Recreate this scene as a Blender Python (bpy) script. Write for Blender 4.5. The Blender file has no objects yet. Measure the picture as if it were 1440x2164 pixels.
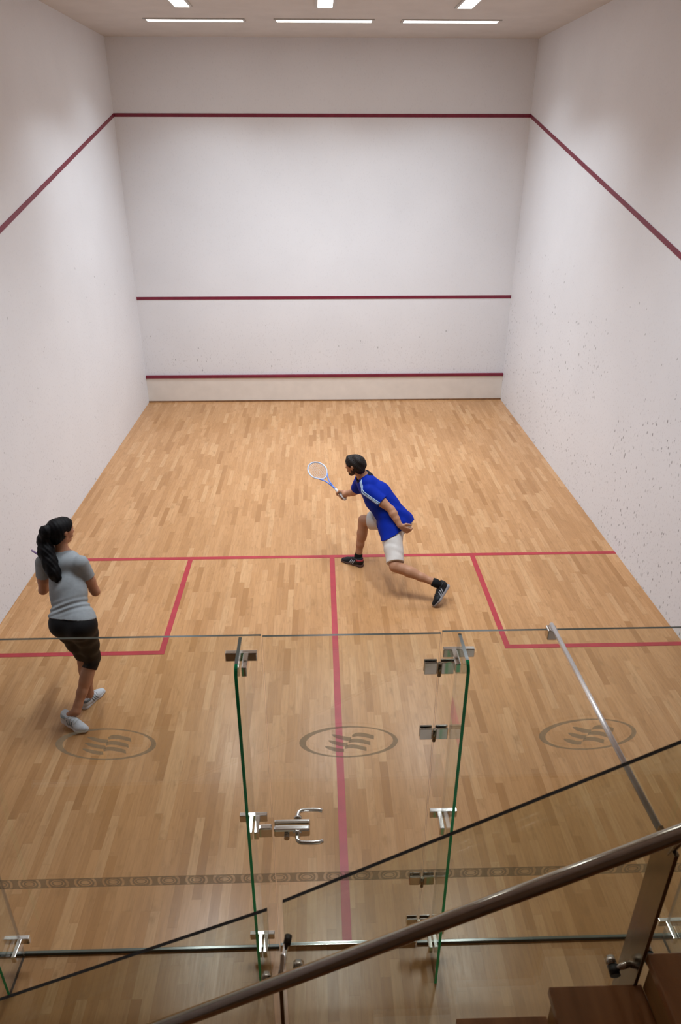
import bpy, bmesh, math, random
import numpy as np
from mathutils import Vector, Matrix

random.seed(4)
scene = bpy.context.scene
COL = scene.collection

# ------------------------------------------------------------------ helpers
def link(o, parent=None):
    COL.objects.link(o)
    if parent is not None:
        o.parent = parent
        o.matrix_parent_inverse = Matrix.Translation(parent.location).inverted() if parent.location.length else Matrix()
    return o

def tag(o, label=None, cat=None, group=None, kind=None):
    if label: o['label'] = label
    if cat: o['category'] = cat
    if group: o['group'] = group
    if kind: o['kind'] = kind
    return o

def empty(name, loc):
    o = bpy.data.objects.new(name, None)
    o.empty_display_size = .1
    o.location = loc
    COL.objects.link(o)
    return o

def mesh_obj(name, bm, mats, parent=None, smooth=False):
    me = bpy.data.meshes.new(name)
    bmesh.ops.recalc_face_normals(bm, faces=bm.faces)
    bm.to_mesh(me); bm.free()
    for m in (mats if isinstance(mats, (list, tuple)) else [mats]):
        me.materials.append(m)
    if smooth:
        for p in me.polygons: p.use_smooth = True
    return link(bpy.data.objects.new(name, me), parent)

def add_box(bm, lo, hi, mi=0, bevel=0):
    vs = [bm.verts.new((x, y, z)) for x in (lo[0], hi[0]) for y in (lo[1], hi[1]) for z in (lo[2], hi[2])]
    fs = []
    for q in ((0,1,3,2),(4,6,7,5),(0,4,5,1),(2,3,7,6),(0,2,6,4),(1,5,7,3)):
        f = bm.faces.new([vs[i] for i in q]); f.material_index = mi; fs.append(f)
    if bevel:
        es = list({e for f in fs for e in f.edges})
        bmesh.ops.bevel(bm, geom=es, offset=bevel, segments=2, affect='EDGES', profile=.5)
    return fs

def add_tube(bm, pts, rad, seg=14, cap=True, mi=0):
    pts = [Vector(p) for p in pts]
    rads = rad if isinstance(rad, (list, tuple)) else [rad] * len(pts)
    rings = []; prev = None
    for i, p in enumerate(pts):
        if i == 0: t = pts[1] - pts[0]
        elif i == len(pts) - 1: t = pts[-1] - pts[-2]
        else: t = (pts[i + 1] - p).normalized() + (p - pts[i - 1]).normalized()
        t.normalize()
        if prev is None:
            a = Vector((0, 0, 1)) if abs(t.z) < .9 else Vector((1, 0, 0))
            n = t.cross(a).normalized()
        else:
            n = (prev - t * prev.dot(t)).normalized()
        prev = n; b = t.cross(n)
        rings.append([bm.verts.new(p + (n * math.cos(2*math.pi*k/seg) + b * math.sin(2*math.pi*k/seg)) * rads[i]) for k in range(seg)])
    for r0, r1 in zip(rings, rings[1:]):
        for k in range(seg):
            f = bm.faces.new((r0[k], r0[(k+1) % seg], r1[(k+1) % seg], r1[k])); f.smooth = True; f.material_index = mi
    if cap:
        bm.faces.new(rings[0][::-1]).material_index = mi; bm.faces.new(rings[-1]).material_index = mi

def box_obj(name, lo, hi, mat, parent=None, bevel=0):
    bm = bmesh.new(); add_box(bm, lo, hi, 0, bevel)
    return mesh_obj(name, bm, mat, parent)

def tube_obj(name, pts, rad, mat, parent=None, seg=14):
    bm = bmesh.new(); add_tube(bm, pts, rad, seg)
    return mesh_obj(name, bm, mat, parent)

def prism_obj(name, poly, d, mat, parent=None):
    """solid from a closed 3-D polygon moved by d"""
    bm = bmesh.new(); d = Vector(d)
    a = [bm.verts.new(Vector(p)) for p in poly]; b = [bm.verts.new(Vector(p) + d) for p in poly]
    bm.faces.new(a); bm.faces.new(b[::-1]); n = len(a)
    for i in range(n): bm.faces.new((a[i], a[(i+1) % n], b[(i+1) % n], b[i]))
    return mesh_obj(name, bm, mat, parent)

# ---------------------------------------------------------------- materials
def srgb(r, g, b):
    f = lambda c: (c/255/12.92) if c <= 10.3 else ((c/255 + .055)/1.055) ** 2.4
    return (f(r), f(g), f(b), 1)

def new_mat(name):
    m = bpy.data.materials.new(name); m.use_nodes = True
    nt = m.node_tree; nt.nodes.clear()
    out = nt.nodes.new('ShaderNodeOutputMaterial')
    return m, nt, out

class NT:
    def __init__(s, nt): s.nt = nt
    def n(s, t, **kw):
        x = s.nt.nodes.new(t)
        for k, v in kw.items(): setattr(x, k, v)
        return x
    def setv(s, sock, v):
        if isinstance(v, bpy.types.NodeSocket): s.nt.links.new(v, sock)
        elif v is not None: sock.default_value = v
    def math(s, op, a, b=None, c=None, clamp=False):
        x = s.n('ShaderNodeMath', operation=op, use_clamp=clamp)
        s.setv(x.inputs[0], a); s.setv(x.inputs[1], b); s.setv(x.inputs[2], c)
        return x.outputs[0]
    def mix(s, fac, a, b, blend='MIX'):
        x = s.n('ShaderNodeMix', data_type='RGBA', blend_type=blend)
        s.setv(x.inputs[0], fac); s.setv(x.inputs[6], a); s.setv(x.inputs[7], b)
        return x.outputs[2]
    def noise(s, vec, scale, detail=3, rough=.5):
        x = s.n('ShaderNodeTexNoise'); s.setv(x.inputs['Vector'], vec)
        x.inputs['Scale'].default_value = scale; x.inputs['Detail'].default_value = detail; x.inputs['Roughness'].default_value = rough
        return x.outputs['Fac']
    def ramp(s, fac, stops):
        x = s.n('ShaderNodeValToRGB'); e = x.color_ramp.elements
        while len(e) < len(stops): e.new(.5)
        for i, (p, c) in enumerate(stops): e[i].position = p; e[i].color = c if len(c) == 4 else (*c, 1)
        s.setv(x.inputs[0], fac); return x.outputs[0]
    def obj(s): return s.n('ShaderNodeTexCoord').outputs['Object']
    def scale(s, vec, v):
        x = s.n('ShaderNodeMapping'); s.setv(x.inputs['Vector'], vec); x.inputs['Scale'].default_value = v
        return x.outputs[0]
    def xyz(s, vec):
        x = s.n('ShaderNodeSeparateXYZ'); s.setv(x.inputs[0], vec); return x.outputs

def principled(name, col, rough=.5, metal=0, spec=.5, noise_amt=0, noise_scale=40, bump=0, bump_scale=200, coat=0, sheen=0, stretch=None):
    m, nt, out = new_mat(name); N = NT(nt)
    p = N.n('ShaderNodeBsdfPrincipled')
    p.inputs['Roughness'].default_value = rough; p.inputs['Metallic'].default_value = metal
    p.inputs['Specular IOR Level'].default_value = spec; p.inputs['Coat Weight'].default_value = coat
    p.inputs['Sheen Weight'].default_value = sheen
    v = N.obj()
    if stretch: v = N.scale(v, stretch)
    if noise_amt:
        f = N.noise(v, noise_scale, 4)
        dark = tuple(c * (1 - noise_amt) for c in col[:3]) + (1,); lite = tuple(min(1, c * (1 + noise_amt)) for c in col[:3]) + (1,)
        N.setv(p.inputs['Base Color'], N.ramp(f, [(.3, dark), (.7, lite)]))
    else: p.inputs['Base Color'].default_value = col
    if bump:
        b = N.n('ShaderNodeBump'); b.inputs['Strength'].default_value = bump; b.inputs['Distance'].default_value = .002
        N.setv(b.inputs['Height'], N.noise(v, bump_scale, 2)); N.setv(p.inputs['Normal'], b.outputs[0])
    nt.links.new(p.outputs[0], out.inputs[0])
    return m

def mat_floor():
    m, nt, out = new_mat('maple_strip_floor'); N = NT(nt)
    co = N.obj(); X = N.xyz(co)
    i = N.math('FLOOR', N.math('DIVIDE', X[0], .058))
    wn = N.n('ShaderNodeTexWhiteNoise', noise_dimensions='1D'); N.setv(wn.inputs['W'], i)
    ys = N.math('ADD', N.math('DIVIDE', X[1], .48), N.math('MULTIPLY', wn.outputs['Value'], 37.0))
    j = N.math('FLOOR', ys)
    cb = N.n('ShaderNodeCombineXYZ'); N.setv(cb.inputs[0], i); N.setv(cb.inputs[1], j)
    w2 = N.n('ShaderNodeTexWhiteNoise', noise_dimensions='2D'); N.setv(w2.inputs['Vector'], cb.outputs[0])
    h = w2.outputs['Value']
    base = N.ramp(h, [(0, FLOOR[0]), (.12, FLOOR[1]), (.45, FLOOR[2]), (.8, FLOOR[3]), (1, FLOOR[4])])
    # grain: streaks along the board, shifted per board
    off = N.n('ShaderNodeCombineXYZ'); N.setv(off.inputs[0], N.math('MULTIPLY', h, 31.)); N.setv(off.inputs[2], N.math('MULTIPLY', h, 7.))
    va = N.n('ShaderNodeVectorMath', operation='ADD'); N.setv(va.inputs[0], co); N.setv(va.inputs[1], off.outputs[0])
    g = N.noise(N.scale(va.outputs[0], (60, 5, 1)), 1.0, 5, .6)
    c = N.mix(N.math('MULTIPLY', N.math('SUBTRACT', g, .42, clamp=True), 1.4, clamp=True), base, (.29, .145, .062, 1), 'MIX')
    big = N.noise(N.scale(co, (1.2, .5, 1)), 1.3, 3)
    c = N.mix(.35, c, N.ramp(big, [(.3, (.72, .72, .72)), (.7, (1, 1, 1))]), 'MULTIPLY')
    blotch = N.noise(N.scale(va.outputs[0], (14, 7, 1)), 1.0, 4, .65)
    c = N.mix(N.math('MULTIPLY', N.math('SUBTRACT', blotch, .56, clamp=True), 3.2, clamp=True), c, (.29, .15, .06, 1))
    # thin dark seams
    fx = N.math('FRACT', N.math('DIVIDE', X[0], .058)); fy = N.math('FRACT', ys)
    ex = N.math('MULTIPLY', N.math('LESS_THAN', fx, .03), .22)
    ey = N.math('MULTIPLY', N.math('LESS_THAN', fy, .004), .30)
    c = N.mix(N.math('MAXIMUM', ex, ey), c, (.16, .08, .03, 1))
    p = N.n('ShaderNodeBsdfPrincipled'); N.setv(p.inputs['Base Color'], c)
    p.inputs['Specular IOR Level'].default_value = .28
    N.setv(p.inputs['Roughness'], N.math('ADD', N.math('MULTIPLY', g, .12), .18))
    b = N.n('ShaderNodeBump'); b.inputs['Strength'].default_value = .12; b.inputs['Distance'].default_value = .002
    N.setv(b.inputs['Height'], N.math('ADD', h, N.math('MULTIPLY', g, .5))); N.setv(p.inputs['Normal'], b.outputs[0])
    nt.links.new(p.outputs[0], out.inputs[0]); return m

def mat_wall(name, scuffs, low=2.6):
    m, nt, out = new_mat(name); N = NT(nt)
    co = N.obj(); X = N.xyz(co)
    n1 = N.noise(co, 1.1, 4)
    c = N.ramp(n1, [(.3, WALL[0]), (.7, WALL[1])])
    if scuffs:
        # ball marks: short dark ticks, denser low down where balls strike
        vo = N.n('ShaderNodeTexVoronoi', feature='F1'); N.setv(vo.inputs['Vector'], N.scale(co, (26, 26, 13))); vo.inputs['Scale'].default_value = 1
        tick = N.math('LESS_THAN', vo.outputs['Distance'], N.math('MULTIPLY', N.noise(co, 9, 2), .42))
        pick = N.n('ShaderNodeSeparateColor'); N.setv(pick.inputs[0], vo.outputs['Color'])
        lowz = N.math('SUBTRACT', 1.0, N.math('DIVIDE', X[2], low), clamp=True)
        patch = N.math('MULTIPLY', N.math('SUBTRACT', N.noise(co, 1.3, 4), .30, clamp=True), 2.4)
        dens = N.math('MULTIPLY', N.math('MULTIPLY', lowz, patch), scuffs * 1.7)
        k = N.math('MULTIPLY', tick, N.math('LESS_THAN', pick.outputs[0], dens))
        c = N.mix(N.math('MULTIPLY', k, N.math('MULTIPLY', pick.outputs[1], .75)), c, (.10, .09, .10, 1))
        fine = N.noise(N.scale(co, (55, 55, 30)), 1.0, 2)
        c = N.mix(N.math('MULTIPLY', N.math('MULTIPLY', N.math('GREATER_THAN', fine, .635), N.math('ADD', N.math('MULTIPLY', lowz, .8), .2)), .26), c, (.25, .22, .24, 1))
    p = N.n('ShaderNodeBsdfPrincipled'); N.setv(p.inputs['Base Color'], c)
    p.inputs['Roughness'].default_value = .55; p.inputs['Specular IOR Level'].default_value = .3
    b = N.n('ShaderNodeBump'); b.inputs['Strength'].default_value = .15; b.inputs['Distance'].default_value = .003
    N.setv(b.inputs['Height'], N.noise(co, 90, 3)); N.setv(p.inputs['Normal'], b.outputs[0])
    nt.links.new(p.outputs[0], out.inputs[0]); return m

def mat_glass(name, tint, refl=1.0):
    """clear pane: passes light, mirrors by angle (same from both sides)"""
    m, nt, out = new_mat(name); N = NT(nt)
    geo = N.n('ShaderNodeNewGeometry')
    dt = N.n('ShaderNodeVectorMath', operation='DOT_PRODUCT'); N.setv(dt.inputs[0], geo.outputs['Normal']); N.setv(dt.inputs[1], geo.outputs['Incoming'])
    c = N.math('SUBTRACT', 1.0, N.math('ABSOLUTE', dt.outputs['Value']), clamp=True)
    f = N.math('MULTIPLY', N.math('ADD', .04, N.math('MULTIPLY', N.math('POWER', c, 5.0), .96)), refl, clamp=True)
    tr = N.n('ShaderNodeBsdfTransparent'); tr.inputs[0].default_value = tint
    gl = N.n('ShaderNodeBsdfGlossy'); gl.inputs['Roughness'].default_value = 0.0; gl.inputs[0].default_value = (1, 1, 1, 1)
    mx = N.n('ShaderNodeMixShader'); N.setv(mx.inputs[0], f)
    nt.links.new(tr.outputs[0], mx.inputs[1]); nt.links.new(gl.outputs[0], mx.inputs[2]); nt.links.new(mx.outputs[0], out.inputs[0])
    return m

def mat_frost(name, col, alpha, motif=False):
    m, nt, out = new_mat(name); N = NT(nt)
    d0 = N.n('ShaderNodeBsdfDiffuse'); d0.inputs[0].default_value = col
    d1 = N.n('ShaderNodeBsdfTranslucent'); d1.inputs[0].default_value = col
    d = N.n('ShaderNodeMixShader'); d.inputs[0].default_value = .6
    nt.links.new(d0.outputs[0], d.inputs[1]); nt.links.new(d1.outputs[0], d.inputs[2])
    t = N.n('ShaderNodeBsdfTransparent'); mx = N.n('ShaderNodeMixShader')
    a = alpha
    if motif:
        X = N.xyz(N.obj())
        u = N.math('SUBTRACT', N.math('FRACT', N.math('DIVIDE', X[0], .145)), .5)
        v = N.math('DIVIDE', N.math('SUBTRACT', X[2], .612), .036)
        r = N.math('SQRT', N.math('ADD', N.math('POWER', N.math('DIVIDE', N.math('ABSOLUTE', u), .40), 2.0), N.math('POWER', N.math('MULTIPLY', N.math('ABSOLUTE', v), .62), 2.0)))
        ring = N.math('LESS_THAN', N.math('ABSOLUTE', N.math('SUBTRACT', r, .9)), .11)
        ring = N.math('MULTIPLY', ring, N.math('GREATER_THAN', N.math('ABSOLUTE', u), .17))
        r2 = N.math('SQRT', N.math('ADD', N.math('POWER', N.math('DIVIDE', N.math('ABSOLUTE', u), .2), 2.0), N.math('POWER', N.math('DIVIDE', N.math('ABSOLUTE', v), .55), 2.0)))
        core = N.math('LESS_THAN', r2, .75)
        shell = N.math('LESS_THAN', N.math('ABSOLUTE', N.math('SUBTRACT', r2, 1.15)), .1)
        k = N.math('MAXIMUM', N.math('MAXIMUM', ring, core), shell)
        edge = N.math('LESS_THAN', N.math('ABSOLUTE', v), .86)
        k = N.math('MULTIPLY', k, edge)
        a = N.math('SUBTRACT', alpha, N.math('MULTIPLY', k, alpha * .62))
    N.setv(mx.inputs[0], a)
    nt.links.new(t.outputs[0], mx.inputs[1]); nt.links.new(d.outputs[0], mx.inputs[2]); nt.links.new(mx.outputs[0], out.inputs[0])
    return m

def mat_emit(name, col, s):
    m, nt, out = new_mat(name); N = NT(nt)
    e = N.n('ShaderNodeEmission'); e.inputs[0].default_value = col; e.inputs[1].default_value = s
    nt.links.new(e.outputs[0], out.inputs[0]); return m

FLOOR = [(.385, .188, .072, 1), (.455, .232, .096, 1), (.50, .262, .113, 1), (.53, .285, .128, 1), (.575, .33, .158, 1)]
WALL = [(.765, .77, .80, 1), (.805, .81, .84, 1)]
M = dict(
    floor=mat_floor(), wall_front=mat_wall('front_wall_plaster', .12, 1.6), wall_left=mat_wall('left_wall_plaster', .55, 3.2), wall_right=mat_wall('right_wall_plaster', .42, 3.0),
    ceil=principled('ceiling_paint', (.62, .59, .57, 1), .8, spec=.2, noise_amt=.04, noise_scale=3),
    gallery=principled('gallery_wall_paint', (.22, .15, .10, 1), .8, spec=.2, noise_amt=.05, noise_scale=2),
    line_wall=principled('wall_line_paint', (.185, .012, .035, 1), .45, noise_amt=.12, noise_scale=12),
    line_floor=principled('floor_line_paint', (.37, .022, .034, 1), .35, noise_amt=.10, noise_scale=9, bump=.1),
    tin=principled('tin_board_paint', (.76, .70, .64, 1), .6, noise_amt=.04, noise_scale=5),
    brown=principled('brown_wood_trim', (.22, .11, .05, 1), .5, noise_amt=.2, noise_scale=20),
    glass=mat_glass('court_glass', (.968, .978, .962, 1), 1.0), fin=mat_glass('fin_glass', (.955, .975, .95, 1), 1.0),
    stair_glass=mat_glass('stair_glass', (.90, .915, .87, 1), .8),
    edge=principled('green_glass_edge', (.010, .46, .19, 1), .18, spec=.35, noise_amt=.15, noise_scale=6),
    edge_top=principled('grey_glass_edge', (.10, .12, .10, 1), .18, spec=.8, noise_amt=.1, noise_scale=6),
    edge_dark=principled('dark_glass_edge', (.006, .006, .005, 1), .25, spec=.4, noise_amt=.1, noise_scale=6),
    rail_low=principled('bottom_channel', (.045, .05, .04, 1), .5, metal=0, noise_amt=.1, noise_scale=8),
    chrome=principled('chrome', (.78, .77, .75, 1), .10, metal=1, noise_amt=.03, noise_scale=30),
    steel=principled('polished_steel', (.52, .475, .44, 1), .14, metal=1, noise_amt=.04, noise_scale=20),
    steel_bar=principled('flat_bar_steel', (.27, .225, .17, 1), .14, metal=1, noise_amt=.05, noise_scale=15),
    rod=principled('brushed_rod', (.95, .95, .95, 1), .32, metal=1, noise_amt=.04, noise_scale=30),
    black=principled('black_rubber', (.012, .011, .010, 1), .5, noise_amt=.2, noise_scale=30),
    logo=mat_frost('frosted_logo_vinyl', (.38, .36, .285, 1), .40), band=mat_frost('frosted_band_vinyl', (.28, .22, .15, 1), .42, True),
    tread=principled('stair_tread_wood', (.30, .125, .05, 1), .24, noise_amt=.22, noise_scale=3, stretch=(5, 1, 5), spec=.5),
    side_wall=principled('stair_side_plaster', (.72, .69, .64, 1), .7, spec=.2, noise_amt=.04, noise_scale=3),
    riser=principled('stair_riser_wood', (.33, .165, .055, 1), .45, noise_amt=.2, noise_scale=3, stretch=(5, 1, 5)),
    frame=principled('light_frame_enamel', (.55, .54, .52, 1), .4, noise_amt=.03),
    tube=mat_emit('light_diffuser_glow', (1.0, .97, .93, 1), 6.0),
)
P_X = 23; P_Y = 32; BACKK = 1.15; EXPO = 0.1
# ------------------------------------------------------------------ setting
W = 3.2; D = 9.75; CZ = 5.57; BY = -3.4
S = lambda o: tag(o, kind='structure')
S(box_obj('floor', (-W - .15, BY - .15, -.1), (W + .15, D + .15, 0), M['floor']))
S(box_obj('wall_front', (-W - .15, D, 0), (W + .15, D + .15, CZ), M['wall_front']))
S(box_obj('wall_left', (-W - .15, BY, 0), (-W, D, CZ), M['wall_left']))
S(box_obj('wall_right', (W, BY, 0), (W + .15, D, CZ), M['wall_right']))
S(box_obj('wall_back', (-W - .15, BY - .15, 0), (W + .15, BY, CZ), M['gallery']))
S(box_obj('ceiling', (-W - .15, BY - .15, CZ), (W + .15, D + .15, CZ + .1), M['ceil']))
S(box_obj('baseboard_front', (-W, D - .035, 0), (W, D, .022), M['brown']))

WF, WL, WR, FL = (bpy.data.objects[k] for k in ('wall_front', 'wall_left', 'wall_right', 'floor'))
tag(box_obj('tin_board', (-W, D - .022, .022), (W, D, .444), M['tin'], WF, bevel=.002), 'cream board under the lowest red line')
tag(box_obj('tin_line', (-W, D - .04, .444), (W, D, .494), M['line_wall'], WF, bevel=.004), 'lowest dark red line')
tag(box_obj('service_line', (-W, D - .006, 1.808), (W, D, 1.856), M['line_wall'], WF), 'middle dark red line')
tag(box_obj('out_line', (-W, D - .006, 4.54), (W, D, 4.588), M['line_wall'], WF), 'highest dark red line')
zs = lambda y: 4.564 - (D - y) * .2443
for sx, nm, par in ((-1, 'out_line', WL), (1, 'out_line', WR)):
    poly = [(sx*W, D, zs(D) - .026), (sx*W, 0, zs(0) - .026), (sx*W, 0, zs(0) + .026), (sx*W, D, zs(D) + .026)]
    tag(prism_obj(nm, poly, (-sx*.005, 0, 0), M['line_wall'], par), 'sloping dark red line')

def fline(name, lo, hi, label):
    tag(box_obj(name, (lo[0], lo[1], 0), (hi[0], hi[1], .0022), M['line_floor'], FL), label)
fline('short_line', (-W, 4.236), (W, 4.290), 'red line across the whole court')
fline('half_court_line', (-.027, .012), (.027, 4.236), 'red line down the middle to the door')
fline('service_box_line', (-1.596, 2.606), (-1.544, 4.236), 'red line on the inner side of the left box')
fline('service_box_line', (1.544, 2.606), (1.596, 4.236), 'red line on the inner side of the right box')
fline('service_box_line', (-W, 2.606), (-1.596, 2.658), 'red line closing the left box')
fline('service_box_line', (1.596, 2.606), (W, 2.658), 'red line closing the right box')

# ------------------------------------------------------------ ceiling lights
def ceiling_light(x, y, along_y, label, group=None, ln=1.22, wd=.17, power=55):
    t = empty('ceiling_light', (x, y, CZ)); tag(t, label, 'ceiling light', group)
    hx, hy = (wd/2, ln/2) if along_y else (ln/2, wd/2)
    bm = bmesh.new(); b = .03
    for lo, hi in (((-hx-b, -hy-b), (hx+b, -hy)), ((-hx-b, hy), (hx+b, hy+b)), ((-hx-b, -hy), (-hx, hy)), ((hx, -hy), (hx+b, hy))):
        add_box(bm, (x+lo[0], y+lo[1], CZ-.014), (x+hi[0], y+hi[1], CZ-.0005))
    mesh_obj('frame', bm, M['frame'], t)
    box_obj('diffuser', (x-hx+.001, y-hy+.001, CZ-.009), (x+hx-.001, y+hy-.001, CZ-.001), M['tube'], t)
    la = bpy.data.lights.new('lamp', 'AREA'); la.shape = 'RECTANGLE'
    la.size = 2*hx; la.size_y = 2*hy; la.energy = power; la.color = LAMP_COL; la.spread = math.radians(SPREAD)
    lo = bpy.data.objects.new('lamp', la); lo.location = (x, y, CZ - .02); link(lo, t)
    return t
LAMP_COL = (.88, .965, 1.04); SPREAD = 112
for x, w_ in ((-1.65, 'left'), (0, 'middle'), (1.63, 'right')):
    ceiling_light(x, 8.27, False, 'thin crosswise ceiling strip light near the front wall, %s of the three' % w_, 'ceiling strip lights', power=P_X)
    for y in (6.74, 3.2):
        lab = 'lengthwise ceiling light cut by the top of the photo, %s of the three' % w_ if y > 6 else 'lengthwise ceiling light further back over the court, %s row' % w_
        ceiling_light(x, y, True, lab, 'lengthwise ceiling lights', power=P_Y if y > 5 else P_Y * BACKK)

# ------------------------------------------------------------------- glass
GT = .012
def pane(name, x0, x1, z0, z1, label, cat='glass panel', parts=None):
    bm = bmesh.new()
    fs = add_box(bm, (x0, -GT/2, z0), (x1, GT/2, z1))
    for f in bm.faces:
        f.normal_update()
        if abs(f.normal.y) < .5: f.material_index = 1 if abs(f.normal.x) > .5 else 2
    me_mats = [M['glass'], M['edge_seam'], M['edge_top']]
    o = mesh_obj(name, bm, me_mats)
    return tag(o, label, cat)
M['edge_seam'] = mat_frost('pane_seam', (.38, .30, .22, 1), .5)
GH = 2.188
XL, XR = -.3785, .390      # door edges
XE = 1.815
p_ll = pane('glass_partition', -3.195, -XE - .003, .02, GH, 'narrow clear glass panel at the left wall, outside the left end fin')
p_l = pane('glass_partition', -XE + .003, XL - .006, .02, GH, 'wide clear glass panel left of the door, behind the woman in grey')
door = pane('glass_door', XL, XR, .03, GH - .006, 'clear glass door in the middle with lever handles and four hinges', 'glass door')
p_r = pane('glass_partition', XR + .006, XE - .003, .02, GH + .004, 'wide clear glass panel right of the door, where the steel rod is fixed')
p_rr = pane('glass_partition', XE + .003, 3.195, .02, GH + .004, 'narrow clear glass panel at the right wall, outside the right end fin')
for o, x0, x1 in ((p_ll, -3.195, -XE-.003), (p_l, -XE+.003, XL-.006), (p_r, XR+.006, XE-.003), (p_rr, XE+.003, 3.195)):
    box_obj('bottom_rail', (x0, -.008, 0), (x1, .008, .019), M['rail_low'], o)
tag(box_obj('bottom_seal', (XL, -.008, .010), (XR, .008, .029), M['chrome'], door), 'bright chrome strip along the foot of the door')

# frosted marks on the court side of the glass
def logo(parent, cx, cz=1.5665):
    bm = bmesh.new(); y = -GT/2 - .0005; n = 72
    def v(x, z): return bm.verts.new((cx + x, y, cz + z))
    a, b = .231, .0985; outer = []; inner = []
    for k in range(n):
        t = 2*math.pi*k/n + .18
        outer.append(v(a*math.cos(t), b*math.sin(t)))
        inner.append(v((a - .027)*math.cos(t) + .004, (b - .0085)*math.sin(t + .05)))
    for k in range(n): bm.faces.new((outer[k], outer[(k+1) % n], inner[(k+1) % n], inner[k]))
    # two columns of three waving bars
    LB = [(-.078, .047, .002), (-.060, .038, .008), (-.034, .028, .0095), (-.010, .021, .0095), (.012, .019, .008)]
    RB = [(.016, .036, .006), (.034, .045, .0085), (.060, .044, .0095), (.090, .036, .0095), (.118, .024, .0095)]
    def curve(P):
        out = []
        for i in range(len(P) - 1):
            p0, p1, p2, p3 = P[max(i-1, 0)], P[i], P[i+1], P[min(i+2, len(P)-1)]
            for k in range(4):
                t = k/4
                out.append(tuple(.5*((2*b_) + (-a_ + c_)*t + (2*a_ - 5*b_ + 4*c_ - d_)*t*t + (-a_ + 3*b_ - 3*c_ + d_)*t**3) for a_, b_, c_, d_ in zip(p0, p1, p2, p3)))
        return out + [P[-1]]
    for row in range(3):
        for P in (LB, RB):
            pts = [(x - .0165*row, z - .0365*row, w*1.28) for x, z, w in curve(P)]
            up = [v(x, z + w) for x, z, w in pts]; dn = [v(x, z - w) for x, z, w in pts]
            for k in range(len(pts) - 1): bm.faces.new((up[k], up[k+1], dn[k+1], dn[k]))
    r = bmesh.ops.extrude_face_region(bm, geom=list(bm.faces))
    bmesh.ops.translate(bm, verts=[e for e in r['geom'] if isinstance(e, bmesh.types.BMVert)], vec=(0, -.0004, 0))
    return tag(mesh_obj('logo_decal', bm, M['logo'], parent), 'frosted grey oval emblem with waving bars')
logo(p_l, -1.129, 1.583); logo(door, -.004); logo(p_r, 1.124, 1.583)
for o, x0, x1 in ((p_ll, -3.195, -XE-.003), (p_l, -XE+.003, XL-.006), (door, XL, XR), (p_r, XR+.006, XE-.003), (p_rr, XE+.003, 3.195)):
    tag(box_obj('pattern_band', (x0, -GT/2-.0012, .576), (x1, -GT/2-.0004, .648), M['band'], o), 'frosted grey band of eye shapes')

# glass fins standing square to the wall, outside the court
def fin(x, label, top=GH - .004, dep=.215, brs=(.148, 1.09, 2.094)):
    t = .014; bm = bmesh.new(); r = .045
    pr = [(-GT/2 - .002, .0), (-dep, .0)]
    for k in range(8):
        a = math.pi/2 * k/7
        pr.append((-dep + r - r*math.cos(a), top - r + r*math.sin(a)))
    pr.append((-GT/2 - .002, top))
    A = [bm.verts.new((x - t/2, y, z)) for y, z in pr]; B = [bm.verts.new((x + t/2, y, z)) for y, z in pr]
    bm.faces.new(A); bm.faces.new(B[::-1]); n = len(A)
    for i in range(n):
        f = bm.faces.new((A[i], A[(i+1) % n], B[(i+1) % n], B[i]))
        f.material_index = 1 if i < n - 1 else 0
        if i >= n - 3: f.material_index = 2
        if i == n - 1: f.material_index = 3
    o = mesh_obj('glass_fin', bm, [M['fin'], M['edge'], M['edge_top'], M['edge_seam']])
    tag(o, label, 'glass fin')
    for z in brs:
        b = box_obj('bracket', (x - .068, -GT/2 - .024, z - .022), (x + .068, -GT/2 - .0015, z + .022), M['chrome'], o, bevel=.003)
        sgn = 1 if x < 0 else -1
        tag(b, 'chrome bracket')
        box_obj('bracket_arm', (x + sgn*.010, -.128, z - .024), (x + sgn*.034, -GT/2 - .02, z + .024), M['chrome'], b, bevel=.004)
    return o
fin(-.472, 'green edged glass fin left of the door, beside the lock')
fin(.470, 'green edged glass fin right of the door, beside the hinges')
fin(-XE, 'glass fin at the far left of the glass wall, cut by the photo edge', brs=(.165, 1.09, 2.09))
fin(XE, 'glass fin at the far right of the glass wall, behind the stair post', brs=(.165, 1.09, 2.09))

# hinges, lock, keeper
for z in (2.0, 1.612, .566, .206):
    bm = bmesh.new(); xh = (XL*0 + XR + .003)
    for s in (-1, 1):
        add_box(bm, (xh + s*.037 - .029, -GT/2 - .009, z - .034), (xh + s*.037 + .029, -GT/2 - .0005, z + .034), bevel=.004)
        add_box(bm, (xh + s*.037 - .029, GT/2 + .0005, z - .034), (xh + s*.037 + .029, GT/2 + .007, z + .034), bevel=.004)
    h = mesh_obj('hinge', bm, M['chrome'], door); tag(h, 'chrome glass hinge')
    tube_obj('hinge_pin', [(xh, -GT/2 - .014, z - .036), (xh, -GT/2 - .014, z + .036)], .009, M['steel_bar'], h, 10)
lx = XL + .003; lz = .990
bm = bmesh.new()
add_box(bm, (lx, -GT/2 - .034, lz - .026), (lx + .182, -GT/2 - .0005, lz + .026), bevel=.009)
add_box(bm, (lx, GT/2 + .0005, lz - .026), (lx + .182, GT/2 + .020, lz + .026), bevel=.006)
lock = mesh_obj('lock', bm, M['chrome'], door); tag(lock, 'chrome lock case')
hx = lx + .118
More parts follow.
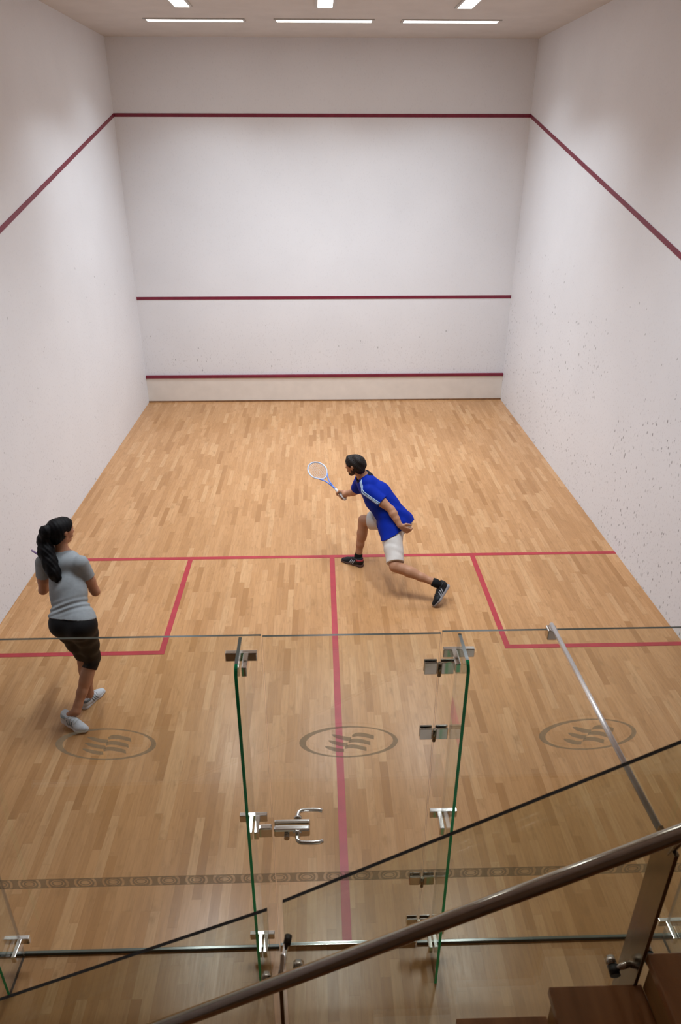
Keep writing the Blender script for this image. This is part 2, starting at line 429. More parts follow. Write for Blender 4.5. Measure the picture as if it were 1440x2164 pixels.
for sy in (-1, 1):
    y0 = sy*(GT/2 + .03); y1 = sy*(GT/2 + .088)
    pts = [(hx, y0, lz + .004), (hx, sy*(GT/2 + .06), lz + .004)]
    for k in range(7):
        a = math.pi/2*k/6; pts.append((hx + .028*(1 - math.cos(a)), sy*(GT/2 + .062 + .026*math.sin(a)), lz + .004))
    pts += [(hx + .075, y1 + sy*.002, lz + .004), (hx + .108, y1, lz + .004)]
    pts += [(hx + .127, sy*(GT/2 + .080), lz + .004)]
    tag(tube_obj('lever_handle', pts, .0105, M['chrome'], lock, 12), 'chrome lever handle')
    tube_obj('handle_rose', [(hx, sy*(GT/2 + .030), lz + .004), (hx, sy*(GT/2 + .044), lz + .004)], .022, M['chrome'], lock, 18)
tube_obj('key_cylinder', [(lx + .065, -GT/2 - .052, lz - .012), (lx + .065, -GT/2 - .03, lz - .012)], .0135, M['steel'], lock, 14)
bm = bmesh.new()
add_box(bm, (XL - .072, -GT/2 - .030, lz - .030), (XL - .006, -GT/2 - .0005, lz + .034), bevel=.006)
tag(mesh_obj('strike_box', bm, M['chrome'], p_l), 'chrome strike box beside the lock')

# ---------------------------------------------------------- stabilising rod
rod = tube_obj('stabilizer_rod', [(.874, .02, 2.203), (.895, -1.09, 2.20)], .0105, M['rod'])
tag(rod, 'long thin steel rod running from the glass wall top towards the stairs', 'steel rod')
tube_obj('rod_socket', [(.894, -1.045, 2.201), (.8952, -1.092, 2.20)], .0165, M['steel'], rod, 18)
bm = bmesh.new(); add_box(bm, (.850, -.022, 2.150), (.893, .022, 2.200), bevel=.004)
tag(mesh_obj('rod_clamp', bm, M['steel'], rod), 'square steel clamp gripping the glass edge')

# -------------------------------------------------------------------- stairs
YF, YN = -1.16, -2.35; RUN, RISE = .28, .16
X0, Z0 = .575, 1.694
st = empty('staircase', (X0 - 10*RUN, (YF+YN)/2, 0)); tag(st, 'brown wooden staircase climbing to the right in front of the glass wall', 'staircase')
k = -10
while k <= 4:
    x = X0 + k*RUN; z = Z0 + k*RISE
    tw = RUN + .015 if k < 4 else .9
    box_obj('tread', (x, YN, z - .035), (x + tw, YF, z), M['tread'], st, bevel=.004)
    zb = max(0, z - RISE); 
    box_obj('riser', (x + .014, YN + .01, zb), (x + .030, YF - .012, z - .035), M['riser'], st)
    k += 1
poly = [(X0 - 10*RUN + .03, YF - .012, 0), (X0 + 4*RUN + .85, YF - .012, 0), (X0 + 4*RUN + .85, YF - .012, Z0 + 4*RISE - .037), (X0 + 4*RUN + .03, YF - .012, Z0 + 4*RISE - .037)]
for kk in range(3, -11, -1):
    poly += [(X0 + (kk+1)*RUN + .03, YF - .012, Z0 + kk*RISE - .037), (X0 + kk*RUN + .03, YF - .012, Z0 + kk*RISE - .037)]
prism_obj('side_panel', poly, (0, -.03, 0), M['side_wall'], st)

# handrail, its posts and the glass balustrade
HY = -1.20; HS = .571; hz = lambda x: 1.978 + HS*x
rail = tube_obj('handrail', [(-1.75, HY, hz(-1.75)), (0, HY, hz(0)), (1.9, HY, hz(1.9))], .0215, M['steel'], None, 24)
tag(rail, 'round polished steel handrail sloping up to the right across the foreground', 'handrail')
PY0, PY1 = -1.165, -1.065
def post(x, label, zlow, ztop, clamps, armside):
    o = box_obj('stair_post', (x - .006, PY0, zlow), (x + .006, PY1, ztop), M['steel_bar'], None, bevel=.001); tag(o, label, 'railing post', 'stair railing posts')
    tube_obj('rail_saddle', [(x, -1.135, ztop - .03), (x, -1.15, ztop + .02), (x, -1.19, hz(x) - .03), (x, HY, hz(x) - .018)], .008, M['steel_bar'], o, 10)
    for cz in clamps:
        for s in armside:
            q = x + s*.052; dz = s*.052*HS
            a = tube_obj('clamp_arm', [(x, -1.118, cz), (q, -1.118, cz + dz)], .010, M['steel'], o, 12)
            tube_obj('clamp_disc', [(q, -1.108, cz + dz), (q, -1.082, cz + dz)], .017, M['steel'], a, 18)
            tube_obj('rubber_disc', [(q, -1.136, cz + dz - .004), (q, -1.108, cz + dz)], .0165, M['black'], a, 18)
    return o
pA = post(-.262, 'slim steel railing post in the middle of the foreground, below the door lock', .55, 1.74, (1.695,), (-1, 1))
pB = post(.848, 'flat steel railing post at the right beside the top visible stair', 1.30, 2.30, (1.73,), (-1, 1))
s_ = tube_obj('standoff', [(-.268, -1.105, 1.685), (-.254, -1.0, 1.690)], .0095, M['chrome'], pA, 14)
tag(s_, 'bright chrome stand-off')
tube_obj('standoff_cap', [(-.251, -1.005, 1.692), (-.247, -.978, 1.692)], .0125, M['black'], s_, 16)

def stair_pane(x0, z0, x1, z1, h, label):
    y = -1.10; t = .0115; bm = bmesh.new()
    q = [(x0, z0), (x1, z1), (x1, z1 - h), (x0, z0 - h)]
    A = [bm.verts.new((a, y - t/2, b)) for a, b in q]; B = [bm.verts.new((a, y + t/2, b)) for a, b in q]
    bm.faces.new(A); bm.faces.new(B[::-1])
    for i in range(4):
        f = bm.faces.new((A[i], A[(i+1) % 4], B[(i+1) % 4], B[i])); f.material_index = 1 if i == 0 else 2
    return tag(mesh_obj('glass_balustrade', bm, [M['stair_glass'], M['edge_dark'], M['edge_seam']]), label, 'glass panel')
stair_pane(-1.30, 1.541, -.296, 2.020, 1.535, 'glass balustrade panel with a black top edge at the lower left of the stairs')
stair_pane(-.249, 2.055, 1.60, 2.055 + 1.849*.5717, 1.4, 'glass balustrade panel with a black top edge rising to the right over the stairs')
# ================================================================== figures
# A figure is described by tapered capsules blended into one distance field;
# the field is meshed as one continuous surface.
A3 = lambda *v: np.array(v, float)
def unit(v): v = np.asarray(v, float); return v / np.linalg.norm(v)

class Field:
    def __init__(s): s.pr = []; s.lo = A3(9e9, 9e9, 9e9); s.hi = -s.lo; s.cuts = []; s.disp = None
    def cap(s, a, b, ra, rb=None, k=.02, flat=None):
        """tapered capsule; flat = (direction, ratio) squeezes it along a direction"""
        a = np.asarray(a, float); b = np.asarray(b, float); rb = ra if rb is None else rb
        if np.linalg.norm(b - a) < 1e-6: b = a + A3(0, 0, 1e-4)
        s.pr.append((a, b, ra, rb, k, None if flat is None else (unit(flat[0]), flat[1])))
        r = max(ra, rb) * 1.1 + .02
        s.lo = np.minimum(s.lo, np.minimum(a, b) - r); s.hi = np.maximum(s.hi, np.maximum(a, b) + r)
        return s
    def chain(s, pts, rads, k=.02, flat=None):
        for i in range(len(pts) - 1): s.cap(pts[i], pts[i+1], rads[i], rads[i+1], k, flat)
        return s
    def cut(s, p, n):
        """remove everything on the side n points to"""
        s.cuts.append((np.asarray(p, float), unit(n))); return s
    def raw(s, P, infl=0.):
        d = np.full(len(P), 1e3)
        for a, b, ra, rb, k, fl in s.pr:
            q = P - a; ab = b - a
            if fl is not None:
                n, r = fl; w = 1/r - 1
                q = q + np.outer(q @ n, n) * w; ab = ab + n * (ab @ n) * w
            t = np.clip((q @ ab) / (ab @ ab), 0, 1)
            e = q - np.outer(t, ab)
            c = np.sqrt(np.einsum('ij,ij->i', e, e)) - (ra + (rb - ra) * t)
            if fl is not None: c = c * (.35 + .65 * fl[1])
            if k > 0:
                h = np.maximum(k - np.abs(d - c), 0) / k
                d = np.minimum(d, c) - h * h * k * .25
            else: d = np.minimum(d, c)
        return d - infl
    def __call__(s, P):
        d = s.raw(P)
        if s.disp is not None: d = d + s.disp(P)
        for p, n in s.cuts: d = np.maximum(d, (P - p) @ n)
        return d

def union(*fs, k=.0):
    def f(P):
        d = fs[0](P)
        for g in fs[1:]:
            c = g(P)
            if k > 0:
                h = np.maximum(k - np.abs(d - c), 0) / k; d = np.minimum(d, c) - h*h*k*.25
            else: d = np.minimum(d, c)
        return d
    return f

def grad(f, P, e=.0015):
    g = np.stack([f(P + A3(*(e if i == j else 0 for j in range(3)))) - f(P - A3(*(e if i == j else 0 for j in range(3)))) for i in range(3)], 1)
    return g / (np.linalg.norm(g, axis=1, keepdims=True) + 1e-9)

def mesh_field(name, f, lo, hi, h, mats, parent=None, B=8):
    lo = np.asarray(lo, float) - 2*h; hi = np.asarray(hi, float) + 2*h
    nb = np.ceil((hi - lo) / (h * B)).astype(int)
    n = nb * B
    V = np.full(n, 1e3, np.float32)
    bi = np.stack(np.meshgrid(*[np.arange(x) for x in nb], indexing='ij'), -1).reshape(-1, 3)
    dc = f(lo + (bi + .5) * (B * h) - .5*h)
    half = B * h * .5 * 1.8 + .012
    loc = np.stack(np.meshgrid(*[np.arange(B)] * 3, indexing='ij'), -1).reshape(-1, 3)
    act = bi[np.abs(dc) < half * 1.35]
    for b in bi[dc <= -half * 1.35]: V[b[0]*B:b[0]*B+B, b[1]*B:b[1]*B+B, b[2]*B:b[2]*B+B] = -1e3
    for c in range(0, len(act), 64):
        bb = act[c:c+64]
        idx = (bb[:, None, :] * B + loc[None]).reshape(-1, 3)
        V[idx[:, 0], idx[:, 1], idx[:, 2]] = f(lo + idx * h)
    V = np.clip(V, -3*h, 3*h)
    ins = V < 0
    s8 = np.zeros(np.array(n) - 1, np.int8)
    offs = [(i, j, k) for i in (0, 1) for j in (0, 1) for k in (0, 1)]
    for i, j, k in offs: s8 += ins[i:n[0]-1+i, j:n[1]-1+j, k:n[2]-1+k]
    cells = np.argwhere((s8 > 0) & (s8 < 8))
    cv = np.stack([V[cells[:, 0]+i, cells[:, 1]+j, cells[:, 2]+k] for i, j, k in offs], 1)
    acc = np.zeros((len(cells), 3)); cnt = np.zeros(len(cells))
    O = np.array(offs, float)
    for a in range(8):
        for b in range(a + 1, 8):
            if abs(O[a] - O[b]).sum() != 1: continue
            m = (cv[:, a] < 0) != (cv[:, b] < 0)
            t = cv[m, a] / (cv[m, a] - cv[m, b])
            acc[m] += O[a] + t[:, None] * (O[b] - O[a]); cnt[m] += 1
    verts = lo + (cells + acc / cnt[:, None]) * h
    cid = np.full(np.array(n) - 1, -1, np.int32); cid[cells[:, 0], cells[:, 1], cells[:, 2]] = np.arange(len(cells))
    quads = []
    for ax in range(3):
        u, v = (ax + 1) % 3, (ax + 2) % 3
        sl0 = [slice(1, x - 1) for x in n]; sl1 = list(sl0)
        sl0[ax] = slice(0, n[ax] - 1); sl1[ax] = slice(1, n[ax])
        A_, B_ = ins[tuple(sl0)], ins[tuple(sl1)]
        for flip in (False, True):
            e = np.argwhere((A_ & ~B_) if not flip else (~A_ & B_))
            if not len(e): continue
            o = np.ones(3, int); o[ax] = 0; e = e + o
            du = np.zeros(3, int); du[u] = 1; dv = np.zeros(3, int); dv[v] = 1
            g = lambda q: cid[q[:, 0], q[:, 1], q[:, 2]]
            Q = np.stack([g(e - du - dv), g(e - dv), g(e), g(e - du)], 1)
            if flip: Q = Q[:, ::-1]
            quads.append(Q)
    Q = np.concatenate(quads); Q = Q[(Q >= 0).all(1)]
    me = bpy.data.meshes.new(name)
    me.vertices.add(len(verts)); me.vertices.foreach_set('co', verts.astype(np.float32).ravel())
    me.loops.add(Q.size); me.loops.foreach_set('vertex_index', Q.astype(np.int32).ravel())
    me.polygons.add(len(Q)); me.polygons.foreach_set('loop_start', np.arange(0, Q.size, 4, dtype=np.int32))
    me.polygons.foreach_set('loop_total', np.full(len(Q), 4, np.int32))
    me.polygons.foreach_set('use_smooth', np.ones(len(Q), bool))
    me.update(calc_edges=True); me.validate()
    for m in (mats if isinstance(mats, (list, tuple)) else [mats]): me.materials.append(m)
    return link(bpy.data.objects.new(name, me), parent)

def mf(name, F, h, mats, parent=None):
    return mesh_field(name, F, F.lo, F.hi, h, mats, parent)

def on_surface(f, P, it=6):
    P = np.array(P, float)
    for _ in range(it):
        P = P - grad(f, P) * f(P)[:, None]
    return P

def ribbon(name, f, pts, width, mat, parent, lift=.0015, thick=.003, n=24):
    """thin strip lying on the surface of a field along a path"""
    pts = np.array(pts, float); s = np.r_[0, np.cumsum(np.linalg.norm(np.diff(pts, axis=0), axis=1))]
    q = np.linspace(0, s[-1], n); P = np.stack([np.interp(q, s, pts[:, i]) for i in range(3)], 1)
    P = on_surface(f, P); N_ = grad(f, P); T = np.gradient(P, axis=0); Bv = np.cross(T, N_); Bv /= np.linalg.norm(Bv, axis=1, keepdims=True) + 1e-9
    L = on_surface(f, P + Bv*width/2); R = on_surface(f, P - Bv*width/2)
    bm = bmesh.new(); rows = []
    for i in range(n):
        rows.append([bm.verts.new(L[i] + N_[i]*(lift)), bm.verts.new(P[i] + N_[i]*(lift + .0006)), bm.verts.new(R[i] + N_[i]*lift),
                     bm.verts.new(R[i] - N_[i]*thick), bm.verts.new(L[i] - N_[i]*thick)])
    for a, b in zip(rows, rows[1:]):
        for k in range(5): bm.faces.new((a[k], a[(k+1) % 5], b[(k+1) % 5], b[k]))
    bm.faces.new(rows[0]); bm.faces.new(rows[-1][::-1])
    return mesh_obj(name, bm, mat, parent, True)

def grip_hand(F, c, ax, palm, wrist, s=1.0, hr=.017, k=.007):
    """a fist closed round a handle: c point on the handle, ax along it towards the thumb side, palm = direction from handle to the palm"""
    ax = unit(ax); palm = unit(np.asarray(palm) - ax*np.dot(palm, ax)); side = np.cross(ax, palm)
    pr = hr + .017*s
    P = lambda ang, al, r: c + ax*al + (palm*math.cos(ang) + side*math.sin(ang))*r
    kn = [P(.95, al*s, pr + .004) for al in (.033, .011, -.011, -.032)]
    heel = c + palm*(pr + .012*s)
    F.cap(wrist, heel, .027*s, .030*s, .02)
    for q, al in zip(kn, (.030, .010, -.010, -.028)):
        F.cap(c + palm*(pr + .006) + ax*al*s*.8, q, .018*s, .0125*s, .012)
    for q, al, end, r in zip(kn, (.034, .011, -.012, -.034), (3.75, 3.95, 3.85, 3.5), (.0102, .0104, .0098, .0086)):
        pts = [P(.95 + (end - .95)*t, al*s, pr - .004 - .004*t) for t in (0, .25, .5, .75, 1)]
        F.chain(pts, [r*1.12*s, r*1.05*s, r*s, r*.95*s, r*.85*s], k=.003)
    th = [c + palm*(pr + .008) + ax*.02*s - side*.006, P(-.7, .048*s, pr + .002), P(-1.7, .056*s, pr - .001), P(-2.6, .050*s, pr - .002)]
    F.chain(th, [.017*s, .0135*s, .0115*s, .0095*s], k=.006)

def open_hand(F, w, d, nrm, thumb, s=1.0, curl=.35):
    """relaxed hand: w wrist, d towards the fingers, nrm out of the palm, thumb = side of the thumb"""
    d = unit(d); nrm = unit(np.asarray(nrm) - d*np.dot(nrm, d)); th = unit(np.asarray(thumb) - d*np.dot(thumb, d) - nrm*np.dot(thumb, nrm))
    F.cap(w, w + d*.035*s, .026*s, .030*s, .02, (nrm, .62))
    for o in (.030, .010, -.010, -.028):
        F.cap(w + d*.03*s + th*o*.55*s, w + d*.088*s + th*o*s, .017*s, .0125*s, .010)
    for o, L, r in ((.031, .072, .0098), (.010, .080, .0102), (-.011, .074, .0097), (-.030, .058, .0086)):
        p = w + d*.088*s + th*o*s; ang = curl*.6; pts = [p]
        for f_, add in ((.45, curl), (.31, curl*1.15), (.24, curl*.8)):
            dd = d*math.cos(ang) + nrm*math.sin(ang) + th*o*1.2
            p = p + unit(dd)*L*f_*s; pts.append(p); ang += add
        F.chain(pts, [r*1.08*s, r*1.02*s, r*.95*s, r*.8*s], k=.004)
    p0 = w + d*.028*s + th*.022*s; p1 = p0 + (d*.55 + th*.75 + nrm*.35)*.036*s; p2 = p1 + (d*.85 + th*.35 + nrm*.35)*.032*s; p3 = p2 + (d*.95 + th*.1 + nrm*.3)*.024*s
    F.chain([p0, p1, p2, p3], [.017*s, .0135*s, .0115*s, .009*s], k=.008)

def head(F, H, f, u, s=1.0, female=False):
    """skull, face, nose, brow, lips, ears; H = centre of the skull, f = where the face looks, u = crown"""
    f = unit(f); u = unit(np.asarray(u) - f*np.dot(u, f)); l = np.cross(u, f)
    P = lambda x, y, z: H + (f*x + l*y + u*z)*s
    F.cap(P(-.022, 0, .012), P(.022, 0, .010), .077*s, .074*s, .02, (l, .93))
    F.cap(P(.035, 0, -.030), P(.050, 0, -.085), .060*s, .030*s, .03, (l, .92))
    F.cap(P(.000, .035, -.055), P(.050, .012, -.098), .034*s, .018*s, .02); F.cap(P(.000, -.035, -.055), P(.050, -.012, -.098), .034*s, .018*s, .02)
    F.cap(P(.066, 0, -.100), P(.068, 0, -.098), .017*s, .016*s, .016)                    # chin
    F.cap(P(.088, 0, -.008), P(.107, 0, -.042), .009*s, .012*s, .010)                    # nose
    F.cap(P(.096, .011, -.045), P(.096, -.011, -.045), .008*s, .008*s, .008)
    F.cap(P(.078, .028, .012), P(.078, -.028, .012), .013*s, .013*s, .018)               # brow
    F.cap(P(.090, .017, -.069), P(.090, -.017, -.069), .0065*s, .0065*s, .006)           # lips
    F.cap(P(.088, .015, -.078), P(.088, -.015, -.078), .0068*s, .0068*s, .006)
    for q in (1, -1):
        F.cap(P(.058, q*.036, -.035), P(.05, q*.043, -.05), .022*s, .020*s, .02)         # cheek
        F.cap(P(-.004, q*.071, .008), P(-.008, q*.080, -.002), .008*s, .016*s, .006, (l, .45))  # ear
        F.cap(P(-.006, q*.079, -.002), P(.002, q*.074, -.032), .015*s, .008*s, .006, (l, .45))
    return P

def eyes(P, s, parent, mw, md):
    for q in (1, -1):
        bm = bmesh.new(); c = P(.0815, q*.031, -.012)
        bmesh.ops.create_uvsphere(bm, u_segments=14, v_segments=10, radius=.0125*s, matrix=Matrix.Translation(Vector(c)))
        e = mesh_obj('eye', bm, mw, parent, True)
        bm = bmesh.new(); c = P(.0905, q*.0315, -.012)
        bmesh.ops.create_uvsphere(bm, u_segments=12, v_segments=8, radius=.0056*s, matrix=Matrix.Translation(Vector(c)))
        mesh_obj('iris', bm, md, e, True)

def shoe(parent, heel, toe, up, mats, L=.285, right=True, label=None, stripe_dir=1, laces=4, sock=None, wid=1.0):
    """mats: upper, sole, stripe, lace, heel tab"""
    heel = np.asarray(heel, float); x = unit(np.asarray(toe) - heel); up = unit(np.asarray(up) - x*np.dot(up, x)); y = np.cross(up, x)
    s = L/.285; W_ = lambda a, b, c: heel + (x*a + y*b*wid + up*c)*s
    sg = 1 if right else -1        # inner side of a right foot is +y
    U = Field()
    U.cap(W_(.045, 0, .040), W_(.10, -.002*sg, .038), .036*s, .037*s, .02)
    U.cap(W_(.10, 0, .036), W_(.195, -.004*sg, .022), .037*s, .040*s, .02, (up, .85))
    U.cap(W_(.195, -.003*sg, .022), W_(.238, .006*sg, .020), .039*s, .031*s, .02, (up, .8))
    U.cap(W_(.10, 0, .062), W_(.17, .003*sg, .042), .031*s, .026*s, .02)
    U.cap(W_(.038, 0, .060), W_(.042, 0, .088), .034*s, .033*s, .02); U.cap(W_(.06, 0, .06), W_(.078, 0, .080), .036*s, .034*s, .02)
    U.cut(W_(0, 0, .014), -up); U.cut(W_(.045, 0, .098), up*1.0 + x*.22)
    o = mf('shoe', U, .0035, mats[0], parent)
    if label: o['label'] = label
    Sx = Field()
    Sx.cap(W_(.042, 0, .012), W_(.11, -.004*sg, .012), .040*s, .036*s, .02); Sx.cap(W_(.11, -.004*sg, .012), W_(.195, -.004*sg, .012), .036*s, .045*s, .02)
    Sx.cap(W_(.195, -.004*sg, .012), W_(.240, .006*sg, .012), .044*s, .033*s, .02)
    Sx.cut(W_(0, 0, .0), -up); Sx.cut(W_(.04, 0, .030), up + x*.045)
    mf('sole', Sx, .0035, mats[1], o)
    fU = lambda P: U(P)
    for side in (1, -1):
        for i in range(3):
            a = .098 + i*.021
            ribbon('stripe', fU, [W_(a + .022, side*.042, .020), W_(a + .006, side*.040, .045), W_(a - .006, side*.028, .068)], .0095*s, mats[2], o, n=10)
    for i in range(laces):
        a = .096 + i*.022; z = .105 - i*.014
        ribbon('lace', fU, [W_(a, .024, z - .012), W_(a + .004, 0, z), W_(a, -.024, z - .012)], .0065*s, mats[3], o, lift=.003, n=9)
    ribbon('collar', fU, [W_(.075, .036, .078), W_(.03, .036, .080), W_(.002, 0, .082), W_(.03, -.036, .080), W_(.075, -.036, .078)], .020*s, mats[4], o, n=20)
    return o

def racket(name, butt, tip, nrm, mats, label, ln=None):
    butt = np.asarray(butt, float); ax = unit(np.asarray(tip) - butt); L = ln or np.linalg.norm(np.asarray(tip) - butt)
    nrm = unit(np.asarray(nrm) - ax*np.dot(nrm, ax)); sd = np.cross(nrm, ax); s = L/.685
    P = lambda a, b, c=0: Vector(butt + ax*a*s + sd*b*s + nrm*c*s)
    t = empty(name, tuple(butt)); tag(t, label, 'racket')
    n = 44; cx, ra, rb = .540, .142, .098
    # teardrop head and throat in one closed loop
    loop = []
    for k in range(n):
        a = 2*math.pi*k/n; ca = math.cos(a); w_ = rb * (1 if ca > 0 else (1 - .30*ca*ca))
        loop.append(P(cx + ra*ca, w_*math.sin(a)))
    bm = bmesh.new(); add_tube(bm, loop + loop[:2], .0085*s, 10, False)
    mesh_obj('frame', bm, mats[0], t, True)
    bm = bmesh.new()
    for q in (1, -1): add_tube(bm, [P(.455, q*.066), P(.415, q*.047), P(.36, q*.022), P(.31, q*.010), P(.26, q*.006)], .0078*s, 10)
    add_tube(bm, [P(.27, 0), P(.185, 0)], [.0098*s, .0115*s], 12)
    mesh_obj('throat', bm, mats[1], t, True)
    bm = bmesh.new()
    for k in range(-6, 7):
        b = k*.0142
        e = ra*math.sqrt(max(0, 1 - (b/rb)**2))*.98; add_tube(bm, [P(cx - e*.96, b, .0006), P(cx + e, b, .0006)], .0009*s, 5, False)
    for k in range(-7, 8):
        a = k*.0175; ca = a/ra
        e = rb*math.sqrt(max(0, 1 - ca*ca))*(1 if ca > 0 else 1 - .3*ca*ca)*.98; add_tube(bm, [P(cx + a, -e, -.0006), P(cx + a, e, -.0006)], .0009*s, 5, False)
    mesh_obj('strings', bm, mats[2], t)
    bm = bmesh.new(); add_tube(bm, [P(0, 0), P(.006, 0), P(.012, 0), P(.19, 0), P(.195, 0)], [.0185*s, .0195*s, .0165*s, .0155*s, .012*s], 8)
    mesh_obj('grip', bm, mats[3], t)
    return t, P
SK = principled('skin_light_tan', (.42, .205, .115, 1), .5, spec=.35, noise_amt=.07, noise_scale=14)
SK2 = principled('skin_tan', (.43, .20, .115, 1), .5, spec=.35, noise_amt=.06, noise_scale=14)
HAIRM = principled('dark_brown_hair', (.012, .0075, .006, 1), .6, spec=.25, noise_amt=.35, noise_scale=60, bump=.9, bump_scale=120)
HAIRW = principled('black_hair', (.0028, .0024, .003, 1), .55, spec=.15, noise_amt=.3, noise_scale=50, bump=.7, bump_scale=90, stretch=(3, 3, .5))
BEARD = principled('dark_beard', (.045, .022, .014, 1), .7, spec=.2, noise_amt=.35, noise_scale=90, bump=.8, bump_scale=200)
BLUE = principled('royal_blue_jersey', (.0015, .019, .29, 1), .7, spec=.12, noise_amt=.06, noise_scale=20, bump=.15, bump_scale=500)
NAVY = principled('navy_collar_knit', (.004, .006, .022, 1), .7, spec=.2, noise_amt=.1)
STRIPE = principled('pale_blue_stripe', (.42, .58, .78, 1), .6, noise_amt=.05)
WHITE = principled('white_shorts_cotton', (.62, .57, .53, 1), .75, spec=.2, noise_amt=.05, noise_scale=15, bump=.2, bump_scale=300)
GREY = principled('grey_cotton_jersey', (.29, .31, .325, 1), .8, spec=.15, noise_amt=.06, noise_scale=40, bump=.2, bump_scale=400)
BLACK = principled('black_leggings', (.0045, .0042, .0050, 1), .65, spec=.2, noise_amt=.2, noise_scale=30)
SOCK = principled('black_sock_knit', (.006, .006, .007, 1), .8, spec=.2, noise_amt=.2, noise_scale=80)
SHOEB = principled('black_shoe_suede', (.008, .008, .010, 1), .6, spec=.3, noise_amt=.25, noise_scale=60)
SOLEB = principled('dark_gum_sole', (.10, .055, .05, 1), .6, noise_amt=.2, noise_scale=30)
SOLES = principled('grey_shoe_sole', (.30, .27, .27, 1), .5, noise_amt=.15, noise_scale=30)
SILVER = principled('silver_shoe_stripe', (.35, .36, .40, 1), .4, noise_amt=.1)
PINK = principled('red_shoe_collar', (.40, .035, .06, 1), .6, noise_amt=.1)
LACEB = principled('dark_lace', (.02, .02, .022, 1), .7, noise_amt=.1)
SHOEW = principled('white_shoe_mesh', (.55, .57, .62, 1), .6, noise_amt=.08, noise_scale=80)
SOLEW = principled('white_shoe_sole', (.60, .60, .64, 1), .5, noise_amt=.08, noise_scale=20)
STRIPEG = principled('grey_shoe_stripe', (.13, .17, .20, 1), .5, noise_amt=.1)
LACEW = principled('white_lace', (.52, .54, .56, 1), .7, noise_amt=.05)
AQUA = principled('pale_aqua_shoe_collar', (.30, .42, .50, 1), .6, noise_amt=.1)
EYEW = principled('eye_white', (.7, .68, .66, 1), .2, noise_amt=.02); EYED = principled('eye_dark', (.02, .012, .008, 1), .15, noise_amt=.1)
RKF = principled('white_blue_racket_frame', (.45, .50, .62, 1), .35, noise_amt=.1, noise_scale=9)
RKT = principled('blue_racket_throat', (.10, .20, .62, 1), .35, noise_amt=.1, noise_scale=9)
RKS = principled('white_strings', (.6, .6, .62, 1), .5, noise_amt=.03)
RKG = principled('white_grip_tape', (.55, .53, .52, 1), .8, noise_amt=.1, noise_scale=60)
RWF = principled('purple_racket_frame', (.17, .10, .22, 1), .35, noise_amt=.12, noise_scale=9)
RWG = principled('dark_grip_tape', (.012, .012, .03, 1), .8, noise_amt=.2, noise_scale=60)

# --------------------------------------------------------------------- man
hL, hR = A3(.597, 3.835, .59), A3(.700, 3.950, .61); m = (hL + hR)/2
c7 = A3(.330, 4.085, 1.045); u = unit(c7 - m)
shL, shR = A3(.375, 3.925, .965), A3(.315, 4.235, .955)
ls = unit(shL - shR); lh = unit(hL - hR); fs = unit(np.cross(ls, u)); fh = unit(np.cross(lh, u))
ls = unit(np.cross(u, fs)); lh = unit(np.cross(u, fh)); fm = unit(fs + fh); lm = unit(ls + lh)
kL, aL_ = A3(.618, 3.500, .335), A3(1.012, 3.380, .210)
kR, aR_ = A3(.338, 4.138, .517), A3(.285, 4.105, .095)
eL, wL = A3(.590, 3.800, .818), A3(.672, 3.705, .690)
eR, wR = A3(.262, 4.330, .775), A3(.150, 4.460, .672)
Lleg = Field(); 
B = Field()
B.cap(hL, hR, .098, .098, .04); B.cap(m + u*.02, m + u*.16, .125, .122, .05, (fm, .82))
B.cap(hL - fh*.035 - u*.02, hL - fh*.037 - u*.03, .072, .072, .05); B.cap(hR - fh*.035 - u*.02, hR - fh*.037 - u*.03, .072, .072, .05)
B.cap(m + u*.16, m + u*.32, .122, .142, .05, (fm, .78)); B.cap(m + u*.32, m + u*.46, .148, .128, .05, (fs, .74))
B.cap(shL - ls*.03, shR + ls*.03, .062, .062, .05); B.cap(c7 - u*.05 + ls*.07, c7 - u*.01, .05, .05, .05); B.cap(c7 - u*.05 - ls*.07, c7 - u*.01, .05, .05, .05)
def limb(F, a, b, prof, k=.025):
    pts = [a + (b - a)*t for t, r in prof]; F.chain(pts, [r for t, r in prof], k)
def leg(F, h, k, a, back, s=1.0):
    limb(F, h, k, [(0, .092*s), (.25, .088*s), (.6, .072*s), (.9, .056*s), (1, .054*s)], .03)
    limb(F, k, a, [(0, .054*s), (.12, .051*s), (.35, .050*s), (.65, .042*s), (.88, .034*s), (1, .035*s)], .02)
    F.cap(k + (a - k)*.18 + back*.018*s, k + (a - k)*.42 + back*.020*s, .040*s, .040*s, .03)
    F.cap(k - back*.018*s, k - back*.018*s + (a - k)*.03, .038*s, .036*s, .02)
def kneeback(h, k, a):
    v = unit(unit(h - k) + unit(a - k)); return v
leg(B, hL, kL, aL_, kneeback(hL, kL, aL_)); leg(B, hR, kR, aR_, kneeback(hR, kR, aR_))
# feet inside the shoes
mLh, mLt = A3(1.160, 3.400, .170), A3(.998, 3.255, .008)
mRh, mRt = A3(.338, 4.035, .001), A3(.096, 4.186, .001)
upL = unit(np.cross(unit(mLt - mLh), np.cross(aL_ - mLh, unit(mLt - mLh))))
for a, h_, t_, up_ in ((aL_, mLh, mLt, upL), (aR_, mRh, mRt, A3(0, 0, 1))):
    x_ = unit(t_ - h_); B.chain([a, h_ + x_*.06 + up_*.055, h_ + x_*.14 + up_*.034, h_ + x_*.21 + up_*.022], [.034, .031, .022, .012], .02)
for sh, e, w_ in ((shL, eL, wL), (shR, eR, wR)):
    limb(B, sh, e, [(0, .060), (.3, .052), (.6, .048), (1, .039)], .02)
    limb(B, e, w_, [(0, .039), (.25, .043), (.6, .035), (1, .027)], .012)
Hm = A3(.238, 4.075, 1.200); hf = unit(A3(-.86, .50, -.12)); hu = unit(A3(-.20, .10, 1.0))
B.cap(c7 - u*.02, Hm - hu*.05 - hf*.018, .060, .056, .03)
PM = head(B, Hm, hf, hu, 1.0)
